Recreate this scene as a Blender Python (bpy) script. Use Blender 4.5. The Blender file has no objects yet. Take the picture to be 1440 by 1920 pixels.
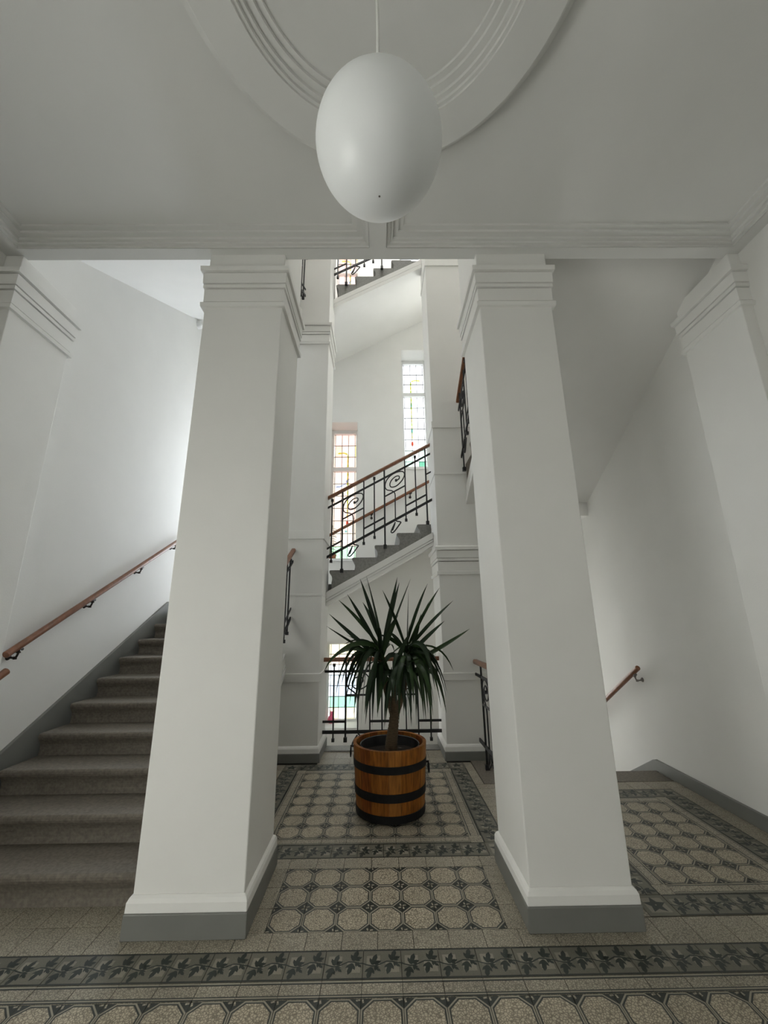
import bpy, math, random
from mathutils import Vector, Matrix

random.seed(7)
S = bpy.context.scene
COL = S.collection

# ------------------------------------------------------------------ camera
F_PX, PITCH, YAW, ROLL = 750.0, 0.2548, 0.0098, 0.0112
def _camera():
    p, y, r = PITCH, YAW, ROLL
    fw = Vector((math.sin(y) * math.cos(p), math.cos(y) * math.cos(p), math.sin(p)))
    rt = Vector((math.cos(y), -math.sin(y), 0))
    up = rt.cross(fw)
    rt2 = rt * math.cos(r) - up * math.sin(r)
    up2 = rt * math.sin(r) + up * math.cos(r)
    cd = bpy.data.cameras.new('camera')
    cd.sensor_fit = 'VERTICAL'
    cd.sensor_height = 24.0
    cd.lens = F_PX * 24.0 / 1920.0
    cd.clip_start = 0.05
    cam = bpy.data.objects.new('camera', cd)
    COL.objects.link(cam)
    m = Matrix.Identity(4)
    for i in range(3):
        m[i][0], m[i][1], m[i][2] = rt2[i], up2[i], -fw[i]
    m[2][3] = 1.5
    cam.matrix_world = m
    S.camera = cam
_camera()

# ------------------------------------------------------------------ sky, light, exposure
SKY = 26.0
w = bpy.data.worlds.new('overcast_sky')
S.world = w
w.use_nodes = True
bg = w.node_tree.nodes['Background']
bg.inputs[0].default_value = (0.955, 0.975, 1.0, 1)
bg.inputs[1].default_value = SKY
S.view_settings.view_transform = 'Standard'
S.view_settings.look = 'None'
S.view_settings.exposure = 0.0
S.view_settings.gamma = 1.0
S.view_settings.use_curve_mapping = False
S.cycles.max_bounces = 7
S.cycles.diffuse_bounces = 5
S.cycles.use_adaptive_sampling = True
S.cycles.adaptive_threshold = 0.05
S.cycles.transparent_max_bounces = 12
S.cycles.use_denoising = True
S.cycles.sample_clamp_indirect = 8.0

def portal(loc, rot, sx, sy):
    l = bpy.data.lights.new('sky_portal', 'AREA')
    l.shape = 'RECTANGLE'
    l.size, l.size_y = sx, sy
    l.cycles.is_portal = True
    o = bpy.data.objects.new('sky_portal', l)
    o.location = loc
    o.rotation_euler = rot
    COL.objects.link(o)

# main dimensions (metres; camera stands at x=0 y=0, eye 1.5 above the floor)
XL, XR = -2.76, 2.72            # side walls
YB = 6.65                       # inner face of stair back wall
GLASS_Y = 7.05
YF = -3.4                       # hall wall behind the viewer
ZTOP = 9.9
Z1 = 4.48                       # upper floor level
Z_BAND, Z_CEIL = 4.12, 4.20
RISE, GO = 0.16, 0.2913
SL = RISE / GO
WINDOWS = [                     # x0, x1, z0, z1, transom
    (-0.905, -0.40, 2.43, 4.93, 4.15),
    (0.43, 0.93, 4.04, 6.44, 5.69),
    (-0.905, -0.375, -0.12, 1.12, None),
    (-0.905, -0.40, 6.91, 9.41, 8.63),
    (-2.55, -1.15, 1.85, 4.75, 3.9),
    (0.43, 0.93, 8.3, 9.6, None),
    (1.35, 2.4, 3.6, 6.4, 5.4),
    (1.35, 2.5, -0.7, 1.75, None),
    (-2.5, -1.2, -1.25, 1.25, None),
]
for (x0, x1, z0, z1, tr) in WINDOWS:
    portal(((x0 + x1) / 2, GLASS_Y + 0.06, (z0 + z1) / 2), (math.radians(-90), 0, 0), x1 - x0, z1 - z0)
ADDED_SKYL = (-1.6, 1.6, 3.2, 6.2)    # unseen roof light, added over the well for more daylight
portal((0, 4.7, ZTOP + 0.25), (0, 0, 0), 3.2, 3.0)
DOOR = (-2.3, 0.5, 0.0, 2.7)    # glazed entrance behind the viewer
portal(((DOOR[0] + DOOR[1]) / 2, YF - 0.3, 1.35), (math.radians(90), 0, 0), DOOR[1] - DOOR[0], 2.7)
SIDE = (-0.9, 1.0, 0.1, 1.95)    # unseen glazed side door, added to light the hall from the left: y0, y1, z0, z1
portal((XL - 0.4, (SIDE[0] + SIDE[1]) / 2, (SIDE[2] + SIDE[3]) / 2), (math.radians(90), 0, math.radians(-90)), SIDE[1] - SIDE[0], SIDE[3] - SIDE[2])

# ------------------------------------------------------------------ materials
def _nt(name):
    m = bpy.data.materials.new(name)
    m.use_nodes = True
    nt = m.node_tree
    return m, nt, nt.nodes['Principled BSDF']

def mat(name, col, rough=0.6, var=0.06, vscale=6.0, bump=0.0, bscale=120.0, metal=0.0, spec=0.4, coords='Object', stretch=None, col2=None, coat=0.0):
    m, nt, b = _nt(name)
    N, L = nt.nodes, nt.links
    tc = N.new('ShaderNodeTexCoord')
    src = tc.outputs[coords]
    if stretch:
        mp = N.new('ShaderNodeMapping')
        mp.inputs['Scale'].default_value = stretch
        L.new(src, mp.inputs[0]); src = mp.outputs[0]
    nz = N.new('ShaderNodeTexNoise')
    nz.inputs['Scale'].default_value = vscale
    nz.inputs['Detail'].default_value = 5
    L.new(src, nz.inputs['Vector'])
    rp = N.new('ShaderNodeValToRGB')
    c2 = col2 or tuple(max(0, c * (1 - 2 * var)) for c in col)
    rp.color_ramp.elements[0].position = 0.3
    rp.color_ramp.elements[1].position = 0.7
    rp.color_ramp.elements[0].color = (*c2, 1)
    rp.color_ramp.elements[1].color = (*col, 1)
    L.new(nz.outputs['Fac'], rp.inputs[0])
    L.new(rp.outputs[0], b.inputs['Base Color'])
    b.inputs['Roughness'].default_value = rough
    b.inputs['Metallic'].default_value = metal
    b.inputs['Specular IOR Level'].default_value = spec
    b.inputs['Coat Weight'].default_value = coat
    if bump:
        n2 = N.new('ShaderNodeTexNoise')
        n2.inputs['Scale'].default_value = bscale
        n2.inputs['Detail'].default_value = 4
        L.new(src, n2.inputs['Vector'])
        bp = N.new('ShaderNodeBump')
        bp.inputs['Strength'].default_value = bump
        bp.inputs['Distance'].default_value = 0.004
        L.new(n2.outputs['Fac'], bp.inputs['Height'])
        L.new(bp.outputs[0], b.inputs['Normal'])
    return m

def tile_mat(name, col, cell=95.0, joint=0.72, rough=0.45, depth=0.5):
    """glazed tile pressed with a fine irregular cobble relief"""
    m, nt, b = _nt(name)
    N, L = nt.nodes, nt.links
    geo = N.new('ShaderNodeNewGeometry')
    vo = N.new('ShaderNodeTexVoronoi')
    vo.feature = 'DISTANCE_TO_EDGE'
    vo.inputs['Scale'].default_value = cell
    L.new(geo.outputs['Position'], vo.inputs['Vector'])
    rp = N.new('ShaderNodeValToRGB')
    rp.color_ramp.elements[0].position = 0.04
    rp.color_ramp.elements[1].position = 0.17
    rp.color_ramp.elements[0].color = (*[c * joint for c in col], 1)
    rp.color_ramp.elements[1].color = (*col, 1)
    L.new(vo.outputs['Distance'], rp.inputs[0])
    nz = N.new('ShaderNodeTexNoise')
    nz.inputs['Scale'].default_value = 5.0
    nz.inputs['Detail'].default_value = 6
    L.new(geo.outputs['Position'], nz.inputs['Vector'])
    oi = N.new('ShaderNodeObjectInfo')
    mr = N.new('ShaderNodeMapRange')
    mr.inputs['From Min'].default_value = 0.3
    mr.inputs['From Max'].default_value = 0.7
    mr.inputs['To Min'].default_value = 0.86
    mr.inputs['To Max'].default_value = 1.05
    L.new(nz.outputs['Fac'], mr.inputs['Value'])
    ad = N.new('ShaderNodeMath'); ad.operation = 'MULTIPLY_ADD'
    ad.inputs[1].default_value = 0.14
    L.new(oi.outputs['Random'], ad.inputs[0]); L.new(mr.outputs[0], ad.inputs[2])
    mx = N.new('ShaderNodeVectorMath'); mx.operation = 'SCALE'
    L.new(rp.outputs[0], mx.inputs[0]); L.new(ad.outputs[0], mx.inputs['Scale'])
    L.new(mx.outputs[0], b.inputs['Base Color'])
    bp = N.new('ShaderNodeBump')
    bp.inputs['Strength'].default_value = depth
    bp.inputs['Distance'].default_value = 0.0015
    L.new(rp.outputs[0], bp.inputs['Height'])
    L.new(bp.outputs[0], b.inputs['Normal'])
    b.inputs['Roughness'].default_value = rough
    b.inputs['Specular IOR Level'].default_value = 0.3
    return m

def glass_mat(name, col, trans=0.25):
    m = bpy.data.materials.new(name)
    m.use_nodes = True
    nt = m.node_tree
    N, L = nt.nodes, nt.links
    N.remove(N['Principled BSDF'])
    tc = N.new('ShaderNodeTexCoord')
    nz = N.new('ShaderNodeTexNoise'); nz.inputs['Scale'].default_value = 14
    L.new(tc.outputs['Object'], nz.inputs['Vector'])
    rp = N.new('ShaderNodeValToRGB')
    rp.color_ramp.elements[0].color = (*[c * 0.85 for c in col], 1)
    rp.color_ramp.elements[1].color = (*col, 1)
    L.new(nz.outputs['Fac'], rp.inputs[0])
    t = N.new('ShaderNodeBsdfTransparent'); L.new(rp.outputs[0], t.inputs[0])
    d = N.new('ShaderNodeBsdfTranslucent'); L.new(rp.outputs[0], d.inputs[0])
    mx = N.new('ShaderNodeMixShader'); mx.inputs[0].default_value = trans
    L.new(t.outputs[0], mx.inputs[1]); L.new(d.outputs[0], mx.inputs[2])
    g = N.new('ShaderNodeBsdfGlossy'); g.inputs['Roughness'].default_value = 0.05
    m2 = N.new('ShaderNodeMixShader'); m2.inputs[0].default_value = 0.04
    L.new(mx.outputs[0], m2.inputs[1]); L.new(g.outputs[0], m2.inputs[2])
    L.new(m2.outputs[0], N['Material Output'].inputs[0])
    return m

MT = dict(
    plaster=mat('white_plaster', (0.80, 0.795, 0.765), 0.75, 0.015, 3.0, 0.12, 90),
    ceiling=mat('ceiling_paint', (0.70, 0.70, 0.675), 0.85, 0.015, 3.0, 0.10, 110),
    greypaint=mat('grey_oil_paint', (0.19, 0.192, 0.177), 0.45, 0.05, 5.0, 0.1, 70),
    stone=mat('worn_grey_stone', (0.185, 0.162, 0.130), 0.66, 0.20, 55.0, 0.35, 260),
    stone2=mat('pale_grey_stone', (0.27, 0.265, 0.25), 0.6, 0.14, 45.0, 0.2, 220),
    wood=mat('brown_handrail_wood', (0.25, 0.098, 0.045), 0.34, 0.18, 5.0, 0.06, 40, stretch=(6, 6, 1.2), coat=0.2),
    iron=mat('black_wrought_iron', (0.010, 0.010, 0.011), 0.5, 0.1, 20.0, 0.05, 60, spec=0.5),
    bracket=mat('dark_bronze_bracket', (0.035, 0.025, 0.02), 0.38, 0.1, 20.0, 0.05, 60, metal=0.4),
    steel=mat('tarnished_steel', (0.25, 0.23, 0.21), 0.35, 0.1, 20.0, metal=0.8),
    opal=mat('white_opal_glass', (0.86, 0.88, 0.875), 0.38, 0.01, 3.0, spec=0.5),
    white=mat('white_paint', (0.83, 0.83, 0.82), 0.5, 0.01, 5.0),
    cord=mat('white_cord', (0.8, 0.8, 0.77), 0.5, 0.02, 30),
    lead=mat('dark_lead_came', (0.05, 0.05, 0.055), 0.5, 0.1, 30),
    grout=mat('dark_grout', (0.05, 0.045, 0.038), 0.9, 0.1, 30, 0.2, 200),
    cream=tile_mat('cream_cobble_tile', (0.44, 0.385, 0.29), 88, 0.42),
    plain=tile_mat('buff_cobble_tile', (0.36, 0.325, 0.255), 95, 0.50),
    tdark=tile_mat('charcoal_tile_inlay', (0.038, 0.043, 0.038), 160, 0.9, depth=0.1),
    tlight=tile_mat('pale_grey_tile_line', (0.29, 0.268, 0.212), 160, 0.9, depth=0.1),
    tmid=tile_mat('grey_green_tile_ground', (0.15, 0.142, 0.113), 160, 0.85, depth=0.2),
    tmid2=tile_mat('light_grey_tile_ground', (0.245, 0.23, 0.184), 160, 0.85, depth=0.2),
    tleaf=tile_mat('dark_green_leaf_print', (0.032, 0.040, 0.034), 160, 0.9, depth=0.1),
    stave=mat('honey_oak_stave', (0.37, 0.125, 0.016), 0.55, 0.30, 7.0, 0.1, 60, stretch=(9, 9, 1.0), coords='Object', spec=0.25),
    stave2=mat('red_oak_stave', (0.29, 0.08, 0.012), 0.55, 0.30, 7.0, 0.1, 60, stretch=(9, 9, 1.0), spec=0.25),
    stave3=mat('pale_oak_stave', (0.43, 0.165, 0.03), 0.55, 0.28, 7.0, 0.1, 60, stretch=(9, 9, 1.0), spec=0.25),
    hoop=mat('black_hoop_iron', (0.004, 0.004, 0.005), 0.6, 0.1, 30, 0.1, 60),
    pot=mat('dark_plastic_pot', (0.045, 0.045, 0.045), 0.4, 0.1, 10),
    soil=mat('dark_soil', (0.025, 0.018, 0.012), 0.95, 0.3, 40, 0.6, 90),
    trunk=mat('ringed_trunk', (0.15, 0.105, 0.06), 0.85, 0.3, 30.0, 0.5, 90, stretch=(1, 1, 9)),
    leaf=mat('dark_green_leaf', (0.014, 0.033, 0.011), 0.45, 0.25, 8.0, 0.05, 60, stretch=(3, 3, 1), spec=0.3),
    leaf2=mat('mid_green_leaf', (0.024, 0.054, 0.013), 0.45, 0.25, 8.0, 0.05, 60, stretch=(3, 3, 1), spec=0.3),
    pink=mat('pink_glaze', (0.90, 0.17, 0.30), 0.3, 0.05, 10),
    terra=mat('terracotta', (0.32, 0.13, 0.07), 0.7, 0.1, 12, 0.1),
    floorbase=mat('plain_tile_floor', (0.34, 0.31, 0.25), 0.5, 0.1, 8, 0.1, 90),
)
GL = {k: glass_mat('glass_' + k, c) for k, c in dict(
    clear=(0.33, 0.335, 0.335), frost=(0.615, 0.63, 0.645), frost2=(0.74, 0.74, 0.725), frost3=(0.66, 0.66, 0.645), frost4=(0.47, 0.467, 0.452), door=(0.295, 0.292, 0.278), side=(0.62, 0.615, 0.59), roof=(0.58, 0.572, 0.555),
    peach=(0.29, 0.228, 0.198), rose=(0.29, 0.238, 0.22), pale=(0.29, 0.26, 0.232),
    green=(0.21, 0.275, 0.215), mint=(0.27, 0.33, 0.30), teal=(0.115, 0.205, 0.165), blue=(0.245, 0.265, 0.285), straw=(0.31, 0.295, 0.235), sea=(0.185, 0.25, 0.215),
    yellow=(0.30, 0.28, 0.18), lime=(0.80, 0.90, 0.30), gold=(0.95, 0.88, 0.36), red=(0.86, 0.30, 0.20), sky=(0.50, 0.66, 0.95), turq=(0.48, 0.80, 0.86)).items()}

# ------------------------------------------------------------------ mesh helpers
LOC = {}
class MB:
    def __init__(s):
        s.v, s.f, s.m = [], [], []
    def add(s, vs, fs, mi=0):
        o = len(s.v)
        s.v += [tuple(p) for p in vs]
        s.f += [tuple(i + o for i in f) for f in fs]
        s.m += [mi] * len(fs)
        return s
    def box(s, x0, x1, y0, y1, z0, z1, mi=0):
        return s.add([(x0, y0, z0), (x1, y0, z0), (x1, y1, z0), (x0, y1, z0), (x0, y0, z1), (x1, y0, z1), (x1, y1, z1), (x0, y1, z1)],
                     [(0, 3, 2, 1), (4, 5, 6, 7), (0, 1, 5, 4), (1, 2, 6, 5), (2, 3, 7, 6), (3, 0, 4, 7)], mi)
    def prism(s, poly, a, b, mi=0):
        """poly: list of 3D points; extruded by vector from a to b (offsets)"""
        n = len(poly)
        A = [Vector(p) + Vector(a) for p in poly]
        B = [Vector(p) + Vector(b) for p in poly]
        fs = [tuple(range(n))[::-1], tuple(range(n, 2 * n))]
        fs += [(i, (i + 1) % n, n + (i + 1) % n, n + i) for i in range(n)]
        return s.add(A + B, fs, mi)
    def tube(s, pts, r, n=8, caps=True, mi=0, flat=None):
        pts = [Vector(p) for p in pts]
        if not isinstance(r, (list, tuple)):
            r = [r] * len(pts)
        rings = []
        ref = None
        for i, p in enumerate(pts):
            t = (pts[min(i + 1, len(pts) - 1)] - pts[max(i - 1, 0)]).normalized()
            if ref is None:
                ref = t.orthogonal().normalized()
                if abs(t.z) < 0.9:
                    ref = t.cross(Vector((0, 0, 1))).normalized()
            ref = (ref - t * ref.dot(t)).normalized()
            b = t.cross(ref)
            rings.append([p + (ref * math.cos(2 * math.pi * k / n + math.pi / n) + b * math.sin(2 * math.pi * k / n + math.pi / n)) * r[i] for k in range(n)])
        vs = [q for ring in rings for q in ring]
        fs = []
        for i in range(len(pts) - 1):
            for k in range(n):
                k2 = (k + 1) % n
                fs.append((i * n + k, i * n + k2, (i + 1) * n + k2, (i + 1) * n + k))
        if caps:
            fs.append(tuple(range(n))[::-1])
            fs.append(tuple(range((len(pts) - 1) * n, len(pts) * n)))
        return s.add(vs, fs, mi)
    def bar(s, p0, p1, side, wd, ht, mi=0):
        """flat bar between two points: wd along side vector, ht along vertical"""
        p0, p1, side = Vector(p0), Vector(p1), Vector(side).normalized()
        up = Vector((0, 0, 1))
        vs = []
        for p in (p0, p1):
            for a, b in ((-1, -1), (1, -1), (1, 1), (-1, 1)):
                vs.append(p + side * a * wd / 2 + up * b * ht / 2)
        return s.add(vs, [(0, 3, 2, 1), (4, 5, 6, 7), (0, 1, 5, 4), (1, 2, 6, 5), (2, 3, 7, 6), (3, 0, 4, 7)], mi)
    def lathe(s, prof, n=32, c=(0, 0, 0), a0=0.0, a1=None, mi=0, closed=True):
        full = a1 is None
        steps = n if full else n + 1
        vs = []
        for k in range(steps):
            a = a0 + (2 * math.pi if full else (a1 - a0)) * k / n
            for r, z in prof:
                vs.append((c[0] + r * math.cos(a), c[1] + r * math.sin(a), c[2] + z))
        m = len(prof)
        fs = []
        for k in range(n):
            k2 = (k + 1) % steps
            for j in range(m - 1):
                fs.append((k * m + j, k2 * m + j, k2 * m + j + 1, k * m + j + 1))
        return s.add(vs, fs, mi)
    def ring_square(s, x0, x1, y0, y1, prof, mi=0, cap=True):
        """square pillar skin: prof = [(z, offset)]"""
        vs, fs = [], []
        for z, o in prof:
            vs += [(x0 - o, y0 - o, z), (x1 + o, y0 - o, z), (x1 + o, y1 + o, z), (x0 - o, y1 + o, z)]
        for i in range(len(prof) - 1):
            for k in range(4):
                fs.append((i * 4 + k, i * 4 + (k + 1) % 4, i * 4 + 4 + (k + 1) % 4, i * 4 + 4 + k))
        if cap:
            fs.append((3, 2, 1, 0))
            e = 4 * (len(prof) - 1)
            fs.append((e, e + 1, e + 2, e + 3))
        return s.add(vs, fs, mi)
    def build(s, name, mats, parent=None, smooth=False, bevel=0.0, offset=None):
        if not isinstance(mats, (list, tuple)):
            mats = [mats]
        base = LOC.get(parent.name, Vector()) if parent else (Vector(offset) if offset else Vector())
        me = bpy.data.meshes.new(name)
        me.from_pydata([Vector(v) - base for v in s.v], [], s.f)
        for m in mats:
            me.materials.append(m)
        me.polygons.foreach_set('material_index', s.m)
        if smooth:
            me.polygons.foreach_set('use_smooth', [True] * len(me.polygons))
        me.update()
        o = bpy.data.objects.new(name, me)
        COL.objects.link(o)
        if parent:
            o.parent = parent
        elif offset:
            o.location = offset
        LOC[o.name] = base
        if bevel:
            b = o.modifiers.new('bevel', 'BEVEL')
            b.width = bevel
            b.segments = 2
            b.limit_method = 'ANGLE'
        return o

def empty(name, loc, label, cat, group=None):
    o = bpy.data.objects.new(name, None)
    o.location = loc
    o.empty_display_size = 0.1
    COL.objects.link(o)
    LOC[o.name] = Vector(loc)
    return tag(o, label, cat, group)

def tag(o, label, cat=None, group=None):
    o['label'] = label
    if cat:
        o['category'] = cat
    if group:
        o['group'] = group
    return o

def struct(o, label=None):
    o['kind'] = 'structure'
    if label:
        o['label'] = label
    return o

def spline(pts, sub=6):
    P = [Vector(p) for p in pts]
    out = []
    for i in range(len(P) - 1):
        p0, p1, p2, p3 = P[max(i - 1, 0)], P[i], P[i + 1], P[min(i + 2, len(P) - 1)]
        for k in range(sub):
            t = k / sub
            out.append(0.5 * ((2 * p1) + (p2 - p0) * t + (2 * p0 - 5 * p1 + 4 * p2 - p3) * t * t + (3 * p1 - p0 - 3 * p2 + p3) * t ** 3))
    out.append(P[-1])
    return out

# ------------------------------------------------------------------ walls, roof
def wall_xz(mb, x0, x1, z0, z1, y0, y1, holes):
    xs = sorted({x0, x1, *[h[0] for h in holes], *[h[1] for h in holes]})
    zs = sorted({z0, z1, *[h[2] for h in holes], *[h[3] for h in holes]})
    for i in range(len(xs) - 1):
        for j in range(len(zs) - 1):
            cx, cz = (xs[i] + xs[i + 1]) / 2, (zs[j] + zs[j + 1]) / 2
            if any(h[0] < cx < h[1] and h[2] < cz < h[3] for h in holes):
                continue
            mb.box(xs[i], xs[i + 1], y0, y1, zs[j], zs[j + 1])
    return mb

ZLOW = -1.6
struct(wall_xz(MB(), XL - 0.3, XR + 0.3, ZLOW, ZTOP, YB, YB + 0.46, [(a, b, c, d) for a, b, c, d, t in WINDOWS]).build('wall_back', MT['plaster']),
       'white plaster stair wall pierced by tall leaded windows')
wl = MB().box(XL - 0.3, XL, YF, SIDE[0], ZLOW, ZTOP).box(XL - 0.3, XL, SIDE[1], YB, ZLOW, ZTOP).box(XL - 0.3, XL, SIDE[0], SIDE[1], SIDE[3], ZTOP).box(XL - 0.3, XL, SIDE[0], SIDE[1], ZLOW, SIDE[2])
struct(wl.build('wall_left', MT['plaster']), 'white plaster wall beside the rising stair')
struct(MB().box(XR, XR + 0.3, YF, YB, ZLOW, ZTOP).build('wall_right', MT['plaster']), 'white plaster wall beside the descending stair')
struct(wall_xz(MB(), XL, XR, ZLOW, Z_CEIL + 0.3, YF - 0.25, YF, [DOOR]).build('wall_front', MT['plaster']), 'white entrance wall behind the viewer')
struct(MB().box(XL, XR, -0.4, -0.2, Z1, ZTOP).build('wall_upper', MT['plaster']), 'white wall of the upper hall')
roof = MB()
x0, x1, y0, y1 = ADDED_SKYL
roof.box(XL, XR, -0.2, y0, ZTOP, ZTOP + 0.2).box(XL, XR, y1, YB, ZTOP, ZTOP + 0.2).box(XL, x0, y0, y1, ZTOP, ZTOP + 0.2).box(x1, XR, y0, y1, ZTOP, ZTOP + 0.2)
struct(roof.build('ceiling_stairwell', MT['plaster']), 'white stairwell ceiling around the added roof light')
struct(MB().box(XL, XR, YF, YB, ZLOW, ZLOW + 0.2).build('floor_basement', MT['stone']), 'stone floor below the descending stair')

# entrance doors behind the viewer
DM = (DOOR[0] + DOOR[1]) / 2
dr = struct(MB().box(DOOR[0], DOOR[0] + 0.09, YF - 0.2, YF - 0.1, 0, DOOR[3]).box(DOOR[1] - 0.09, DOOR[1], YF - 0.2, YF - 0.1, 0, DOOR[3])
            .box(DOOR[0], DOOR[1], YF - 0.2, YF - 0.1, DOOR[3] - 0.09, DOOR[3]).box(DOOR[0], DOOR[1], YF - 0.2, YF - 0.1, 0, 0.2)
            .box(DM - 0.06, DM + 0.06, YF - 0.2, YF - 0.1, 0, DOOR[3]).build('door_1', MT['white']), 'glazed double entrance door')
for a, b in ((DOOR[0] + 0.09, DM - 0.06), (DM + 0.06, DOOR[1] - 0.09)):
    MB().box(a, b, YF - 0.155, YF - 0.15, 0.2, DOOR[3] - 0.09).build('pane', GL['door'], dr)
d2 = MB()  # side door out of view, put in for light from the left
for a, b in ((SIDE[0], SIDE[0] + 0.08), ((SIDE[0] + SIDE[1]) / 2 - 0.05, (SIDE[0] + SIDE[1]) / 2 + 0.05), (SIDE[1] - 0.08, SIDE[1])):
    d2.box(XL - 0.2, XL - 0.12, a, b, SIDE[2], SIDE[3])
d2.box(XL - 0.2, XL - 0.12, SIDE[0], SIDE[1], SIDE[3] - 0.08, SIDE[3]).box(XL - 0.2, XL - 0.12, SIDE[0], SIDE[1], SIDE[2], SIDE[2] + 0.1)
d2 = struct(d2.build('added_side_door', MT['white']), 'unseen glazed side door added to light the hall from the left')
for a, b in ((SIDE[0] + 0.08, (SIDE[0] + SIDE[1]) / 2 - 0.05), ((SIDE[0] + SIDE[1]) / 2 + 0.05, SIDE[1] - 0.08)):
    MB().box(XL - 0.163, XL - 0.158, a, b, SIDE[2] + 0.1, SIDE[3] - 0.08).build('pane', GL['side'], d2)
sk = struct(MB().box(ADDED_SKYL[0], ADDED_SKYL[1], ADDED_SKYL[2], ADDED_SKYL[3], ZTOP + 0.1, ZTOP + 0.11).build('window_7', GL['roof']), 'unseen glazed roof light added to brighten the stairwell')  # out of view; added to brighten the stairwell from above

# ------------------------------------------------------------------ floor with tiles
floor = MB()
floor.box(XL, XR, YF, 4.17, -0.4, -0.006).box(-1.25, 1.25, 4.17, 5.33, -0.4, -0.006)
floor = struct(floor.build('floor', MT['grout']), 'patterned cement tile floor with octagons and leaf borders')
SZ = 0.1714
TH = 0.006

def tile_base(mb, wx, wy, mi):
    g = 0.0015
    mb.box(g, wx - g, g, wy - g, -TH, 0, mi)

def up_poly(mb, pts, z, mi):
    mb.add([(x, y, z) for x, y in pts], [tuple(range(len(pts)))], mi)

def octagon_mesh():
    mb = MB()
    s = SZ
    g = 0.0012
    # sides and underside
    mb.add([(g, g, -TH), (s - g, g, -TH), (s - g, s - g, -TH), (g, s - g, -TH), (g, g, 0), (s - g, g, 0), (s - g, s - g, 0), (g, s - g, 0)],
           [(0, 3, 2, 1), (0, 1, 5, 4), (1, 2, 6, 5), (2, 3, 7, 6), (3, 0, 4, 7)], 3)
    def octo(ap, cut):
        a, c = ap * s, cut * s
        h = s / 2
        return [(h - a + c, h - a), (h + a - c, h - a), (h + a, h - a + c), (h + a, h + a - c), (h + a - c, h + a), (h - a + c, h + a), (h - a, h + a - c), (h - a, h - a + c)]
    O = [octo(0.493, 0.262), octo(0.460, 0.248), octo(0.426, 0.234)]
    up_poly(mb, O[2], 0, 0)
    for k, mi in ((0, 2), (1, 1)):
        vs = [(x, y, 0) for x, y in O[k]] + [(x, y, 0) for x, y in O[k + 1]]
        mb.add(vs, [(i, (i + 1) % 8, 8 + (i + 1) % 8, 8 + i) for i in range(8)], mi)
    c = 0.2655 * s
    for q in range(4):
        def R(x, y):
            x, y = x - s / 2, y - s / 2
            for _ in range(q):
                x, y = -y, x
            return x + s / 2, y + s / 2
        up_poly(mb, [R(g, g), R(c, g), R(g, c)], 0, 1)
        up_poly(mb, [R(0.030 * s, 0.014 * s), R(0.125 * s, 0.034 * s), R(0.108 * s, 0.078 * s), R(0.018 * s, 0.055 * s)], 0.0004, 4)
    o = mb.build('octagon_tile', [MT['cream'], MT['tdark'], MT['tlight'], MT['tmid'], MT['plain']], floor)
    return o

LEAFW = 0.16
def leaf_mesh():
    mb = MB()
    s, wd = SZ, LEAFW
    tile_base(mb, s, wd, 0)
    # the base top is replaced by strips just proud of it
    up_poly(mb, [(0.0007, 0.002), (s - 0.0007, 0.002), (s - 0.0007, 0.010), (0.0007, 0.010)], 0.0004, 1)
    up_poly(mb, [(0.0007, wd - 0.009), (s - 0.0007, wd - 0.009), (s - 0.0007, wd - 0.001), (0.0007, wd - 0.001)], 0.0004, 1)
    # two light squares
    for cx, cy in ((0.27, 0.60), (0.76, 0.40)):
        a = 0.175
        up_poly(mb, [((cx - a) * s, (cy - a) * wd), ((cx + a) * s, (cy - a) * wd), ((cx + a) * s, (cy + a) * wd), ((cx - a) * s, (cy + a) * wd)], 0.0004, 2)
    def leaf(cx, cy, ang, L):
        shape = [(0.0, -0.07), (0.25, -0.30), (0.50, -0.36), (0.42, -0.16), (0.72, -0.17), (1.0, 0.0), (0.72, 0.17), (0.42, 0.16), (0.50, 0.36), (0.25, 0.30), (0.0, 0.07)]
        ca, sa = math.cos(ang), math.sin(ang)
        pts = [(cx * s + L * s * (x * ca - y * sa), cy * wd + L * s * (x * sa + y * ca)) for x, y in shape]
        up_poly(mb, pts, 0.0008, 3)
    for cx, cy, L in ((0.24, 0.43, 0.36), (0.74, 0.57, 0.36)):
        leaf(cx, cy + 0.04, math.radians(72), L)
        leaf(cx - 0.02, cy - 0.04, math.radians(-105), L)
        leaf(cx + 0.06, cy - 0.02, math.radians(-42), L * 0.62)
        leaf(cx + 0.07, cy + 0.05, math.radians(35), L * 0.55)
    st = [(0.0, 0.52), (0.10, 0.47), (0.24, 0.43), (0.36, 0.44), (0.50, 0.52), (0.62, 0.58), (0.76, 0.57), (0.88, 0.53), (1.0, 0.52)]
    for (a, b), (c, d) in zip(st[:-1], st[1:]):
        up_poly(mb, [(a * s, b * wd - 0.0035), (c * s, d * wd - 0.0035), (c * s, d * wd + 0.0035), (a * s, b * wd + 0.0035)], 0.0007, 3)
    return mb.build('leaf_border_tile', [MT['tmid'], MT['tdark'], MT['tmid2'], MT['tleaf']], floor)

HALF = 0.0857
def half_mesh():
    mb = MB()
    tile_base(mb, SZ, HALF, 0)
    for y0, y1, mi in ((0.002, 0.008, 1), (0.008, 0.0145, 2), (0.0145, 0.0195, 1), (HALF - 0.017, HALF - 0.010, 1), (HALF - 0.010, HALF - 0.003, 2)):
        up_poly(mb, [(0.0007, y0), (SZ - 0.0007, y0), (SZ - 0.0007, y1), (0.0007, y1)], 0.0004, mi)
    return mb.build('line_border_tile', [MT['plain'], MT['tdark'], MT['tlight']], floor)

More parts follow.
